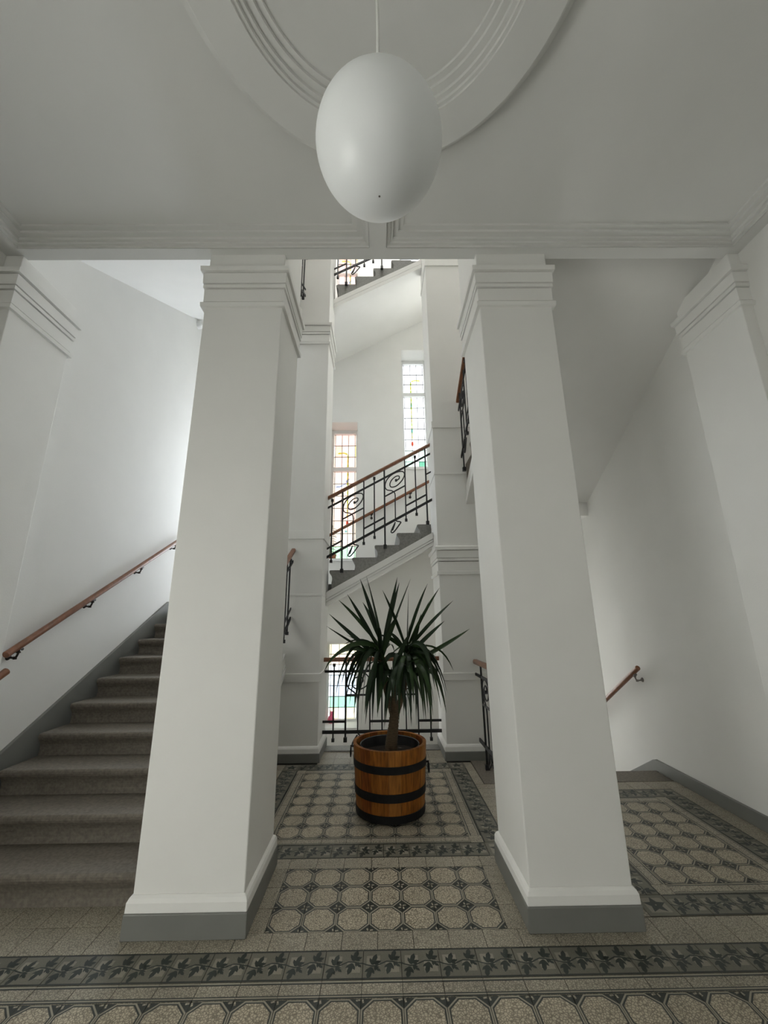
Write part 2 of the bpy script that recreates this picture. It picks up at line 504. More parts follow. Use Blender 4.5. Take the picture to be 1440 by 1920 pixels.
def corner_mesh():
    mb = MB()
    tile_base(mb, LEAFW, LEAFW, 0)
    c = LEAFW / 2
    a = 0.055
    up_poly(mb, [(c - a, c - a), (c + a, c - a), (c + a, c + a), (c - a, c + a)], 0.0004, 1)
    for k in range(5):
        an = 2 * math.pi * k / 5 + 0.3
        pts = [(0.004, -0.005), (0.024, -0.017), (0.062, 0.0), (0.024, 0.017), (0.004, 0.005)]
        up_poly(mb, [(c + x * math.cos(an) - y * math.sin(an), c + x * math.sin(an) + y * math.cos(an)) for x, y in pts], 0.0008, 2)
    return mb.build('leaf_corner_tile', [MT['tmid'], MT['tmid2'], MT['tleaf']], floor)

def plain_mesh():
    mb = MB()
    tile_base(mb, SZ, SZ, 0)
    return mb.build('plain_tile', [MT['plain']], floor)

KIND = dict(oct=octagon_mesh(), leaf=leaf_mesh(), half=half_mesh(), corner=corner_mesh(), plain=plain_mesh())
USED = set()
def put(kind, x, y, rot=0, sx=1.0, sy=1.0):
    src = KIND[kind]
    if kind in USED:
        o = src.copy()
        COL.objects.link(o)
    else:
        o = src
        USED.add(kind)
    o.location = (x, y, 0)
    o.rotation_euler = (0, 0, rot)
    o.scale = (sx, sy, 1)
    return o

def under(x0, x1, y0, y1):
    """wholly hidden under a pillar foot"""
    for a, b, c, d in ((-1.28, -0.66, 2.38, 2.98), (0.70, 1.28, 2.38, 2.98), (-1.28, -0.66, 4.77, 5.4), (0.66, 1.28, 4.77, 5.4)):
        if x0 >= a and x1 <= b and y0 >= c and y1 <= d:
            return True
    return False

def plain_area(x0, x1, y0, y1, ox=None, oy=None):
    ox = x0 if ox is None else ox
    oy = y0 if oy is None else oy
    i = math.floor((x0 - ox) / SZ + 1e-6)
    while ox + i * SZ < x1 - 0.012:
        a, b = max(x0, ox + i * SZ), min(x1, ox + (i + 1) * SZ)
        j = math.floor((y0 - oy) / SZ + 1e-6)
        while oy + j * SZ < y1 - 0.012:
            c, d = max(y0, oy + j * SZ), min(y1, oy + (j + 1) * SZ)
            if b - a > 0.012 and d - c > 0.012 and not under(a, b, c, d):
                put('plain', a, c, 0, (b - a) / SZ, (d - c) / SZ)
            j += 1
        i += 1

GX = -0.0945
NL, NR = 15, 16
for j in range(3):
    for i in range(-NL, NR):
        put('oct', GX + i * SZ, 2.068 - (j + 1) * SZ)
for i in range(-NL, NR):
    put('half', GX + i * SZ, 2.068)
    put('leaf', GX + i * SZ, 2.154)
LY = 2.154 + LEAFW
XJ0, XJ1 = -0.03 - 7 * SZ, -0.03 + 7 * SZ
plain_area(XL + 0.02, XJ0, LY, LY + SZ, ox=-0.03)
plain_area(XL + 0.02, XJ0, LY + SZ, 2.66, ox=-0.03)
plain_area(XJ0, XJ1, LY, 2.4255, ox=-0.03)
plain_area(XJ1, XR - 0.02, LY, 2.490, ox=-0.03)
# small octagon field between the pillars
OX, OY = -0.5878, 2.4255
for i in range(7):
    for j in range(3):
        put('oct', OX + i * SZ, OY + j * SZ)
plain_area(-0.72, OX, OY, OY + 3 * SZ)
plain_area(OX + 7 * SZ, 0.75, OY, OY + 3 * SZ)
def mat_field(x0, y0, nx, ny):
    for i in range(nx):
        for j in range(ny):
            put('oct', x0 + i * SZ, y0 + j * SZ)
    x1, y1 = x0 + nx * SZ, y0 + ny * SZ
    H = math.pi / 2
    for i in range(nx):
        put('half', x0 + i * SZ, y0 - HALF)
        put('half', x0 + (i + 1) * SZ, y1 + HALF, 2 * H)
    for j in range(ny):
        put('half', x0 - HALF, y0 + (j + 1) * SZ, 3 * H)
        put('half', x1 + HALF, y0 + j * SZ, H)
    for cx, cy in ((x0 - HALF, y0 - HALF), (x1, y0 - HALF), (x0 - HALF, y1), (x1, y1)):
        put('plain', cx, cy, 0, HALF / SZ, HALF / SZ)
    X0, X1, Y0, Y1 = x0 - HALF, x1 + HALF, y0 - HALF, y1 + HALF
    n = nx + 1
    for i in range(n):
        put('leaf', X0 + i * (X1 - X0) / n, Y0 - LEAFW, 0, (X1 - X0) / n / SZ)
        put('leaf', X0 + (i + 1) * (X1 - X0) / n, Y1 + LEAFW, 2 * H, (X1 - X0) / n / SZ)
    n = ny + 1
    for j in range(n):
        put('leaf', X0 - LEAFW, Y0 + (j + 1) * (Y1 - Y0) / n, 3 * H, (Y1 - Y0) / n / SZ)
        put('leaf', X1 + LEAFW, Y0 + j * (Y1 - Y0) / n, H, (Y1 - Y0) / n / SZ)
    for cx, cy in ((X0 - LEAFW, Y0 - LEAFW), (X1, Y0 - LEAFW), (X0 - LEAFW, Y1), (X1, Y1)):
        put('corner', cx, cy)
    return X0 - LEAFW, X1 + LEAFW, Y0 - LEAFW, Y1 + LEAFW
a, b, c, d = mat_field(-0.7686, 3.291, 8, 7)
plain_area(-0.72, 0.75, OY + 3 * SZ, c, ox=OX)
plain_area(-1.16, a, c, d)
plain_area(b, 1.24, c, 4.17)
plain_area(b, 0.93, 4.17, d)
plain_area(-0.69, 0.69, d, 5.14, ox=-0.69)
a, b, c, d = mat_field(1.611, 2.737, 4, 6)
plain_area(1.24, a, c, 4.17)
plain_area(a, b, d, 4.17)
plain_area(b, XR - 0.02, c, 4.17)

# stone edging of the landing
eg = struct(MB().box(-0.69, 0.69, 5.14, 5.33, -0.05, 0.012).build('trim_1', MT['stone2'], bevel=0.004), 'grey stone edging under the landing railing')

# ------------------------------------------------------------------ pillars
def pillar(name, x0, x1, y0, y1, z1, label, bands, foot=(0.107, 0.16), group=None, base_off=0.022):
    r = empty(name, ((x0 + x1) / 2, (y0 + y1) / 2, 0), label, 'pillar', group)
    MB().ring_square(x0, x1, y0, y1, [(foot[1] + 0.012, 0.0), (z1, 0.0)]).build('shaft', MT['plaster'], r, bevel=0.006)
    MB().ring_square(x0, x1, y0, y1, [(foot[0], base_off), (foot[1] - 0.012, base_off - 0.002), (foot[1] + 0.004, base_off - 0.01), (foot[1] + 0.014, 0.0)]).build('plinth', MT['plaster'], r, bevel=0.004)
    MB().ring_square(x0, x1, y0, y1, [(0.0, base_off + 0.004), (foot[0] - 0.006, base_off + 0.003), (foot[0], base_off)]).build('painted_base', MT['greypaint'], r, bevel=0.004)
    for prof in bands:
        MB().ring_square(x0, x1, y0, y1, prof).build('moulding', MT['plaster'], r)
    return r
def capital(z):
    return [[(z, 0), (z + 0.002, 0.022), (z + 0.034, 0.024), (z + 0.046, 0.006), (z + 0.052, 0.004)],
            [(z + 0.052, 0.009), (z + 0.155, 0.010), (z + 0.156, 0.0), (z + 0.163, 0.0), (z + 0.164, 0.018), (z + 0.192, 0.018), (z + 0.193, 0.002), (z + 0.200, 0.002), (z + 0.201, 0.022), (z + 0.286, 0.024), (z + 0.287, 0.004), (z + 0.296, 0.004)],
            [(z + 0.294, 0.004), (z + 0.296, 0.040), (z + 0.332, 0.043), (z + 0.345, 0.028), (z + 0.352, 0.0)]]
def string_band(z, h, o=0.012):
    return [[(z - 0.003, 0), (z, o), (z + h, o), (z + h + 0.004, 0)]]
PX = dict(L=(-1.246, -0.691), R=(0.731, 1.252))
pillar('pillar', *PX['L'], 2.412, 2.965, ZTOP, 'near white square pillar at the foot of the rising stair', capital(3.645))
pillar('pillar', *PX['R'], 2.412, 2.965, ZTOP, 'near white square pillar right of the tub, beside the passage', capital(3.645))
pillar('pillar', -1.25, -0.695, 4.80, 5.37, ZTOP, 'far white pillar left of the plant, behind the near left pillar',
       string_band(0.80, 0.085) + string_band(2.42, 0.10) + string_band(1.74, 0.02, 0.006) + capital(5.16), foot=(0.09, 0.145))
pillar('pillar', 0.695, 1.25, 4.80, 5.37, ZTOP, 'far white pillar right of the plant, carrying the back flight',
       string_band(0.80, 0.072) + capital(1.97) + string_band(3.24, 0.015, 0.006) + string_band(3.885, 0.09) + string_band(6.5, 0.05), foot=(0.09, 0.145))
def pilaster(x0, x1, y0, y1, label):
    r = empty('pilaster', ((x0 + x1) / 2, (y0 + y1) / 2, 0), label, 'pilaster')
    MB().ring_square(x0, x1, y0, y1, [(0, 0), (Z_BAND, 0)]).build('shaft', MT['plaster'], r, bevel=0.005)
    for prof in capital(3.645):
        MB().ring_square(x0, x1, y0, y1, prof).build('moulding', MT['plaster'], r)
    return r
pilaster(XL, -2.63, 2.412, 2.955, 'white wall pilaster with ribbed capital above the left handrail')
pilaster(2.63, XR, 2.412, 2.955, 'white wall pilaster with ribbed capital on the right wall')

# ------------------------------------------------------------------ ceiling of the hall
RC = (0.012, 0.925)
ceil = MB()
ceil.box(XL, XR, YF, 2.453, Z_CEIL, Z1)
ceil.box(XL, XR, 2.354, 2.453, Z_BAND, Z_CEIL)
ceil.box(-0.064, 0.064, RC[1] + 0.80, 2.354, Z_BAND, Z_CEIL)
ceil.box(XL, -2.63, YF, 2.354, Z_BAND, Z_CEIL).box(2.63, XR, YF, 2.354, Z_BAND, Z_CEIL)
ceil.box(1.03, XR, 2.453, 2.73, Z1 - 0.16, Z1)
struct(ceil.build('ceiling', MT['ceiling']), 'pale plaster hall ceiling with raised bands')
def sweep(path, prof):
    """path 2D polyline; prof [(inward offset, z)] - left of travel is inward"""
    P = [Vector((p[0], p[1])) for p in path]
    mb = MB()
    nrm = []
    for i in range(len(P) - 1):
        t = (P[i + 1] - P[i]).normalized()
        nrm.append(Vector((-t.y, t.x)))
    vs = []
    for i, p in enumerate(P):
        if i == 0:
            m = nrm[0]
        elif i == len(P) - 1:
            m = nrm[-1]
        else:
            m = (nrm[i - 1] + nrm[i])
            m = m / (m.dot(nrm[i]))
        for d, z in prof:
            q = p + m * d
            vs.append((q.x, q.y, z))
    k = len(prof)
    fs = []
    for i in range(len(P) - 1):
        for j in range(k - 1):
            fs.append((i * k + j, (i + 1) * k + j, (i + 1) * k + j + 1, i * k + j + 1))
    return mb.add(vs, fs)
STEP = [(-0.002, Z_CEIL), (-0.002, Z_BAND), (0.0, Z_BAND), (0.002, Z_BAND + 0.016), (0.022, Z_BAND + 0.016), (0.024, Z_BAND + 0.030), (0.043, Z_BAND + 0.030), (0.045, Z_BAND + 0.050),
        (0.082, Z_BAND + 0.050), (0.084, Z_BAND + 0.066), (0.118, Z_BAND + 0.066), (0.120, Z_CEIL)]
yr = RC[1] + 0.845
struct(sweep([(-2.63, YF), (-2.63, 2.354), (-0.064, 2.354), (-0.064, yr)], [(-d, z) for d, z in STEP]).build('trim_2', MT['ceiling']), 'stepped plaster moulding of the left ceiling panel')
struct(sweep([(2.63, YF), (2.63, 2.354), (0.064, 2.354), (0.064, yr)], STEP).build('trim_3', MT['ceiling']), 'stepped plaster moulding of the right ceiling panel')
ring = MB().lathe([(0.575, Z_CEIL), (0.577, Z_CEIL - 0.016), (0.605, Z_CEIL - 0.016), (0.607, Z_CEIL - 0.034), (0.640, Z_CEIL - 0.034), (0.642, Z_CEIL - 0.052), (0.662, Z_CEIL - 0.052), (0.664, Z_BAND + 0.012), (0.680, Z_BAND + 0.012), (0.682, Z_BAND),
                   (0.862, Z_BAND), (0.870, Z_BAND + 0.003), (0.884, Z_BAND + 0.05), (0.900, Z_CEIL - 0.010), (0.925, Z_CEIL)], 96, (RC[0], RC[1], 0))
struct(ring.build('trim_4', MT['ceiling'], smooth=False), 'round plaster ring on the ceiling above the globe lamp')

# ------------------------------------------------------------------ baseboards
def skirt(name, pts, x, dx, label):
    """pts: (y, ztop, zbot) along a side wall"""
    poly_t = [(x, y, zt) for y, zt, zb in pts]
    poly_b = [(x, y, zb) for y, zt, zb in pts][::-1]
    o = MB().prism(poly_t + poly_b, (0, 0, 0), (dx, 0, 0)).build(name, MT['greypaint'], bevel=0.003)
    return struct(o, label)
skirt('baseboard_right', [(YF, 0.105, -0.0), (2.0, 0.105, -0.0), (4.43, 0.10, -0.0), (4.46, 0.09, -0.1), (6.1, 0.09 - 1.64 * 0.56, -1.2)], XR - 0.028, 0.03, 'grey painted baseboard on the right wall dipping with the stair')
NZ0 = 2.611      # first nosing of the left flight
def nz(y):
    return RISE + (y - NZ0) * SL
skirt('baseboard_left', [(2.955, nz(2.955) + 0.075, 0.0), (5.18, nz(5.18) + 0.075, 1.0), (5.30, RISE * 10 + 0.11, 1.4), (YB, RISE * 10 + 0.11, 1.4)], XL - 0.002, 0.03, 'grey painted skirting climbing the left wall beside the stone steps')

# ------------------------------------------------------------------ stair flights
def step_profile(r=RISE, t=GO):
    return [(t, r), (-0.016, r), (-0.025, r - 0.004), (-0.030, r - 0.013), (-0.030, r - 0.026), (-0.025, r - 0.040), (-0.016, r - 0.053), (-0.006, r - 0.066), (0.002, r - 0.082),
            (0.006, r - 0.10), (0.007, r - 0.125), (0.003, r - 0.145), (0.0, 0.0), (0.0, -0.10), (t, 0.06)]
def flight(name, label, O, d, n, wr, mat_step=MT['stone'], string_side=None, string_drop=0.42, slab=True, slab_drop=0.30, rise=RISE, down=False, ext0=0.0, ext1=0.0, group='stone stair flights', pieces=None, srange=None, string_top=0.258):
    """O: base of first riser; d: +x, -x, +y, -y travel; wr(k): lateral range in the cross axis (world coordinates)"""
    dv = Vector({'+x': (1, 0, 0), '-x': (-1, 0, 0), '+y': (0, 1, 0), '-y': (0, -1, 0)}[d])
    O = Vector(O)
    r = empty(name, O, label, 'stairs', group)
    lat = 'y' if d[1] == 'x' else 'x'
    def P(u, z, wv):
        q = O + dv * u + Vector((0, 0, z))
        if lat == 'x':
            q.x = wv
        else:
            q.y = wv
        return q
    prof = step_profile()
    for k in range(n):
        w0, w1 = wr(k)
        pts = [P(k * GO + u, k * rise + z, w0) for u, z in prof]
        ex = Vector((w1 - w0, 0, 0)) if lat == 'x' else Vector((0, w1 - w0, 0))
        MB().prism(pts, (0, 0, 0), ex).build('step', mat_step, r, bevel=0.004)
    ex = lambda a, b: (Vector((b - a, 0, 0)) if lat == 'x' else Vector((0, b - a, 0)))
    u0, u1 = -ext0, n * GO - 0.03 + ext1
    sl = rise / GO
    base = rise + 0.028 * sl
    if slab:
        for (ua, ub, w0, w1) in (pieces or [(u0, u1, *wr(min(2, n - 1)))]):
            pts = [P(ua, base + ua * sl - 0.262, w0), P(ub, base + ub * sl - 0.262, w0), P(ub, base + ub * sl - slab_drop, w0), P(ua, base + ua * sl - slab_drop, w0)]
            MB().prism(pts, (0, 0, 0), ex(w0, w1)).build('soffit', MT['plaster'], r)
    if string_side:
        s0, s1 = string_side
        u0, u1 = srange or (u0, u1)
        def band(a, b, e0, e1, nm):
            pts = [P(u0, base + u0 * sl - a, e0), P(u1, base + u1 * sl - a, e0), P(u1, base + u1 * sl - b, e0), P(u0, base + u0 * sl - b, e0)]
            MB().prism(pts, (0, 0, 0), ex(e0, e1)).build(nm, MT['plaster'], r)
        sg = 1 if s1 > s0 else -1
        top = string_top
        H_ = string_drop - top
        band(top, string_drop, s0 + sg * 0.014, s1, 'string')
        band(top, top + H_ * 0.50, s0 - sg * 0.006, s0 + sg * 0.014, 'fascia')
        band(top + H_ * 0.56, top + H_ * 0.70, s0 - sg * 0.010, s0 + sg * 0.014, 'moulding')
        band(top + H_ * 0.76, string_drop + 0.002, s0 - sg * 0.020, s0 + sg * 0.014, 'moulding')
    return r

def wr_left(k):
    y = 2.637 + k * GO
    inner = -1.252 if (y < 2.98 or y + GO > 4.80) else -1.09
    return (-2.685, inner)
flight('stair_flight', 'worn grey stone stair flight rising along the left wall', (0, 2.637, 0), '+y', 10, wr_left, string_side=(-1.092, -1.2), srange=(2.97 - 2.637, 4.798 - 2.637), string_drop=0.46, slab=True, slab_drop=0.45, pieces=[(0.3, 2.89, -2.685, -1.252), (2.97 - 2.637, 4.798 - 2.637, -1.252, -1.09)])
MB_under = MB().prism([(-1.12, 2.99, 0), (-1.12, 4.77, 0), (-1.12, 4.77, nz(4.77) - 0.47), (-1.12, 3.30, nz(3.30) - 0.47), (-1.12, 2.99, 0.05)], (-0.06, 0, 0), (0.0, 0, 0))
struct(MB_under.build('wall_under_stair', MT['plaster']), 'white wall closing the space under the left stair flight')
ZA = RISE * 10
ld = tag(MB().box(XL, -1.213, 2.637 + 10 * GO - 0.035, YB, ZA - 0.20, ZA).build('stair_landing', MT['stone'], bevel=0.003), 'grey stone corner landing at the top of the left flight', 'landing')
FRONT_B = 5.17
def wr_back(k, fb):
    xa, xb = -1.213 + k * GO - 0.03, -1.213 + (k + 1) * GO
    return (fb if (xa > -0.70 and xb < 0.70) else 5.372, YB)
BACK_P = lambda fb: [(0.0, 2.30, 5.372, YB), (1.213 - 0.694, 1.213 + 0.694, fb, 5.372)]
BACK_S = (1.213 - 0.694, 1.213 + 0.694)
flight('stair_flight', 'grey stone back flight climbing rightwards behind the plant', (-1.213, 0, ZA), '+x', 8, lambda k: wr_back(k, FRONT_B), mat_step=MT['stone2'], string_side=(FRONT_B, FRONT_B + 0.14), string_drop=0.43, pieces=BACK_P(FRONT_B), srange=BACK_S)
ZB = ZA + 9 * RISE
tag(MB().box(1.117, XR, 5.372, YB, ZB - 0.30, ZB).box(1.252, XR, 5.05, 5.372, ZB - 0.30, ZB).build('stair_landing', MT['plaster'], bevel=0.003), 'pale corner landing above the right hand passage', 'landing')
flight('stair_flight', 'upper right stair flight seen from below, rising toward the viewer', (0, 5.03, ZB), '-y', 8, lambda k: (1.252, XR) if (5.03 - k * GO > 4.78 or 5.03 - k * GO < 3.0 + GO) else (1.09, XR),
       string_side=(1.092, 1.2), string_drop=0.5, pieces=[(0.0, 2.572, 1.254, XR), (5.03 - 4.798, 5.03 - 2.97, 1.09, 1.254)], srange=(5.03 - 4.798, 5.03 - 2.97))
# next storey
flight('stair_flight', 'topmost left stair flight glimpsed above the left passage', (0, 2.637, Z1 + 0.16), '+y', 10, wr_left, string_side=(-1.092, -1.2), srange=(2.97 - 2.637, 4.798 - 2.637), string_drop=0.5, slab_drop=0.31, pieces=[(0.0, 2.89, -2.76, -1.252), (2.97 - 2.637, 4.798 - 2.637, -1.252, -1.09)])
tag(MB().box(XL, -1.213, 2.637 + 10 * GO - 0.035, YB, Z1 + ZA - 0.20, Z1 + ZA).build('stair_landing', MT['plaster'], bevel=0.003), 'topmost corner landing hidden high on the left', 'landing')
flight('stair_flight', 'topmost back flight seen from below under the ceiling edge', (-1.213, 0, Z1 + ZA), '+x', 8, lambda k: wr_back(k, FRONT_B + 0.03), mat_step=MT['stone2'], string_side=(FRONT_B + 0.03, FRONT_B + 0.17), string_drop=0.43, pieces=BACK_P(FRONT_B + 0.03), srange=BACK_S)
# flight going down on the right
dn = empty('stair_flight', (1.9, 4.3, 0), 'dark stone steps going down past the right pillar', 'stairs', 'stone stair flights')
MB().box(0.935, 1.252, 4.17, 4.778, -0.3, 0.003).box(1.252, XR - 0.03, 4.17, 4.43, -0.3, 0.003).build('step', MT['stone'], dn, bevel=0.006)
for k in range(1, 6):
    MB().box(1.252, XR - 0.03, 4.43 + (k - 1) * GO, 4.43 + k * GO + 0.03, -0.3 - k * RISE, -k * RISE).build('step', MT['stone'], dn, bevel=0.006)
MB().box(1.252, XR - 0.03, 4.43 + 5 * GO + 0.03, YB, -0.3 - 6 * RISE, -6 * RISE).build('step', MT['stone'], dn, bevel=0.006)

# ------------------------------------------------------------------ wrought iron railings
def railing(label, A, d, L, slope, mains, dd=0.1415, r_off=0.0, lo=0.0, hi=None, group='wrought iron stair railings', u_ends=(0.0, None), foot=-0.08, mirror=False, dir_name='stair_railing', u_hr=None):
    """A: base point at u=0; d: horizontal unit vector; slope: dz/du; mains: u of main posts"""
    A, d = Vector(A), Vector(d).normalized()
    n = Vector((-d.y, d.x, 0))
    root = empty(dir_name, A + d * (L / 2) + Vector((0, 0, slope * L / 2)), label, 'railing', group)
    def P(u, h, off=0.0):
        return A + d * u + Vector((0, 0, h + slope * u)) + n * off
    IR = MT['iron']
    h0, h1 = u_hr or (0.0, L)
    # handrail: rounded wooden profile
    prof = [(-0.027, -0.012), (-0.022, -0.024), (0.022, -0.024), (0.027, -0.012), (0.027, 0.006), (0.018, 0.022), (-0.018, 0.022), (-0.027, 0.006)]
    mb = MB()
    vs = [P(h0, 1.0 + b, a) for a, b in prof] + [P(h1, 1.0 + b, a) for a, b in prof]
    m = len(prof)
    mb.add(vs, [tuple(range(m))[::-1], tuple(range(m, 2 * m))] + [(i, (i + 1) % m, m + (i + 1) % m, m + i) for i in range(m)])
    tag(mb.build('handrail', MT['wood'], root), 'brown wooden handrail')
    MB().bar(P(0, 0.865), P(L, 0.865), n, 0.014, 0.028).build('rail_bar', IR, root)
    MB().bar(P(0, 0.205), P(L, 0.205), n, 0.016, 0.036).build('rail_bar', IR, root)
    def knob(mb, u, h, s=0.016):
        c = P(u, h)
        mb.add([c + d * a * s + n * b * s + Vector((0, 0, e * s * 1.1)) for e in (-1, 1) for a, b in ((-1, -1), (1, -1), (1, 1), (-1, 1))],
               [(0, 3, 2, 1), (4, 5, 6, 7), (0, 1, 5, 4), (1, 2, 6, 5), (2, 3, 7, 6), (3, 0, 4, 7)])
    us = [(m0 + k * dd, k) for m0 in mains for k in range(4)]
    for u, k in us:
        if not (lo - 1e-6 <= u <= (hi if hi is not None else L) + 1e-6):
            continue
        mb = MB()
        if k == 0:
            mb.tube([P(u, foot), P(u, 0.985)], 0.0115, 6)
            c = P(u, foot)
            s = 0.02
            mb.add([c + d * a * s + n * b * s + Vector((0, 0, e)) for e in (-0.02, 0.028) for a, b in ((-1, -1), (1, -1), (1, 1), (-1, 1))],
                   [(0, 3, 2, 1), (4, 5, 6, 7), (0, 1, 5, 4), (1, 2, 6, 5), (2, 3, 7, 6), (3, 0, 4, 7)])
            mb.build('baluster', IR, root)
        elif k == 2:
            mb.tube([P(u, 0.12), P(u, 0.985)], 0.0092, 6)
            knob(mb, u, 0.12)
            mb.build('baluster', IR, root)
        elif k == 3:
            mb.tube([P(u, 0.12), P(u, 0.93)], 0.0092, 6)
            knob(mb, u, 0.12)
            knob(mb, u, 0.935)
            mb.build('baluster', IR, root)
        else:
            base = u - dd
            q = [(1.0, 0.20), (1.0, 0.42), (1.0, 0.56), (0.72, 0.625), (0.22, 0.68), (0.06, 0.745), (0.22, 0.815), (0.68, 0.853), (1.3, 0.85), (1.8, 0.815), (1.94, 0.755), (1.68, 0.695), (1.15, 0.662),
                 (0.66, 0.683), (0.52, 0.735), (0.72, 0.782), (1.12, 0.80), (1.42, 0.78), (1.42, 0.745), (1.2, 0.735)]
            if mirror:
                q = [(2 - a, b) for a, b in q]
            pts = spline([P(base + a * dd, b) for a, b in q], 4)
            mb.tube(pts, 0.0082, 6)
            knob(mb, base + (0.86 if mirror else 1.12) * dd, 0.742, 0.014)
            sc_ = mb.build('scroll', IR, root)
            lf = [(1.0, 0.20), (1.12, 0.175), (1.48, 0.135), (1.40, 0.115), (0.86, 0.055), (0.62, 0.06), (0.60, 0.09), (0.98, 0.172)]
            if mirror:
                lf = [(2 - a, b) for a, b in lf]
            m2 = MB().tube(spline([P(base + a * dd, b) for a, b in lf], 3), 0.0088, 6)
            m2.tube([P(base + (1.32 if mirror else 0.68) * dd, 0.085), P(base + (1.05 if mirror else 0.95) * dd, 0.15)], [0.012, 0.006], 6)
            m2.build('foot_leaf', IR, sc_)
    for m0 in mains:
        a, b = max(0, m0), min(L, m0 + 2 * dd)
        if b - a > 0.03:
            MB().bar(P(a, 0.60), P(b, 0.60), n, 0.012, 0.020).build('rail_bar', IR, root)
        a, b = max(0, m0 + 2 * dd), min(L, m0 + 4 * dd)
        if b - a > 0.03:
            MB().bar(P(a, 0.315), P(b, 0.315), n, 0.012, 0.025).build('rail_bar', IR, root)
    return root

RB = 5.14   # plane of the landing railing and the back flight railing
railing('level wrought iron railing with wooden handrail behind the plant tub', (-0.695, RB, 0), (1, 0, 0), 1.39, 0.0, [-0.3025, 0.2675, 0.8375], dd=0.1425, lo=0.05, foot=0.12)
BZ = 3.012 - 1.0 + 0.022
railing('wrought iron railing with spiral scrolls on the back stair flight', (-0.70, RB, BZ), (1, 0, 0), 1.40, 0.549, [-0.36, 0.20, 0.76, 1.325], dd=0.141, lo=0.02, hi=1.39)
railing('wrought iron railing of the topmost back flight under the ceiling edge', (-0.70, RB + 0.03, BZ + Z1), (1, 0, 0), 1.40, 0.549, [-0.36, 0.20, 0.76, 1.325], dd=0.141, lo=0.02, hi=1.39)
railing('wrought iron railing seen edge-on beside the left stair flight', (-1.05, 2.99, nz(2.99) - 0.075), (0, 1, 0), 1.80, SL, [0.11, 0.675, 1.24, 1.80], dd=0.141, lo=0.03, hi=1.75)
railing('wrought iron railing of the topmost left flight, high up beside the far pillar', (-1.05, 2.99, Z1 + nz(2.99) - 0.075), (0, 1, 0), 1.80, SL, [0.11, 0.675, 1.24, 1.80], dd=0.141, lo=0.03, hi=1.75)
ZR = ZB + RISE - 0.075 + (5.05 - 4.79) * SL
railing('wrought iron railing of the upper right flight beside the near right pillar', (1.05, 4.79, ZR), (0, -1, 0), 1.80, SL, [0.12, 0.685, 1.25], dd=0.141, lo=0.03, hi=1.75)
railing('short wrought iron railing at the top of the descending steps', (1.05, 4.77, 0.0), (0, -1, 0), 0.95, 0.012, [0.26, 0.825], dd=0.141, lo=0.03, hi=0.93, foot=0.02, mirror=False, u_hr=(0.02, 0.95))

# ------------------------------------------------------------------ wall handrails
def wall_rail(label, segs, wall, nvec, brackets, matb, drop=0.07):
    """segs: list of (p0, p1) rail centre lines; brackets: points on the rail"""
    root = empty('wall_handrail', segs[0][0], label, 'handrail', 'wooden handrails fixed to the walls')
    nv = Vector(nvec)
    for p0, p1 in segs:
        p0, p1 = Vector(p0), Vector(p1)
        t = (p1 - p0).normalized()
        MB().tube([p0, p0 + t * 0.004, p1 - t * 0.004, p1], [0.021, 0.025, 0.025, 0.021], 14).build('rail', MT['wood'], root, smooth=False)
    for b in brackets:
        b = Vector(b)
        wp = b + nv * ((wall - b.dot(Vector((abs(nv.x), abs(nv.y), 0)))) / (nv.x + nv.y)) if False else None
        foot = b.copy()
        if abs(nv.x) > 0.5:
            foot.x = wall
        else:
            foot.y = wall
        foot.z -= drop + 0.01
        mb = MB()
        mid = b + (foot - b) * 0.25
        mid.z = foot.z - 0.005
        pts = spline([b + Vector((0, 0, -0.02)), b + Vector((0, 0, -0.05)), mid, foot - nv * 0.0], 5)
        mb.tube(pts, 0.0075, 8)
        side = Vector((0, 0, 1)).cross(nv).normalized()
        c = b + Vector((0, 0, -0.026))
        mb.tube([c - side * 0.03, c + side * 0.03], 0.011, 8)
        mb.tube([b + Vector((0, 0, -0.052)), b + Vector((0, 0, -0.03))], [0.016, 0.011], 8)
        mb.tube([foot - nv * 0.0, foot + nv * 0.012], [0.024, 0.016], 12)
        mb.tube([mid - side * 0.001 + Vector((0, 0, 0.008)), mid + Vector((0, 0, -0.012))], 0.013, 8)
        o = mb.build('bracket', matb, root, smooth=True)
    return root
hx = -2.69
def hl(y):
    return 1.245 + (y - 3.02) * 0.5585
wall_rail('brown wooden handrail climbing the left wall on dark brackets', [((hx, 3.045, hl(3.045)), (hx, 5.42, hl(5.42))), ((-2.585, 2.50, hl(2.50) - 0.06), (-2.585, 2.965, hl(2.965) - 0.052))],
          XL, (1, 0, 0), [(hx, 3.15, hl(3.15)), (hx, 3.84, hl(3.84)), (hx, 4.53, hl(4.53)), (hx, 5.22, hl(5.22))], MT['bracket'])
hr = XR - 0.075
def hd(y):
    return 0.945 - (y - 4.40) * 0.60
wall_rail('short brown handrail end descending along the right wall', [((hr, 4.38, hd(4.38)), (hr, 6.2, hd(6.2)))], XR, (-1, 0, 0), [(hr, 4.46, hd(4.46)), (hr, 5.4, hd(5.4))], MT['steel'])
def hb(x):
    return ZA + 0.16 + (x + 1.241) * SL + 0.845
wall_rail('light brown handrail on the back wall behind the back flight railing', [((-0.93, YB - 0.07, hb(-0.93)), (1.3, YB - 0.07, hb(1.3)))], YB, (0, -1, 0),
          [(-0.15, YB - 0.07, hb(-0.15)), (0.52, YB - 0.07, hb(0.52)), (1.1, YB - 0.07, hb(1.1))], MT['bracket'])

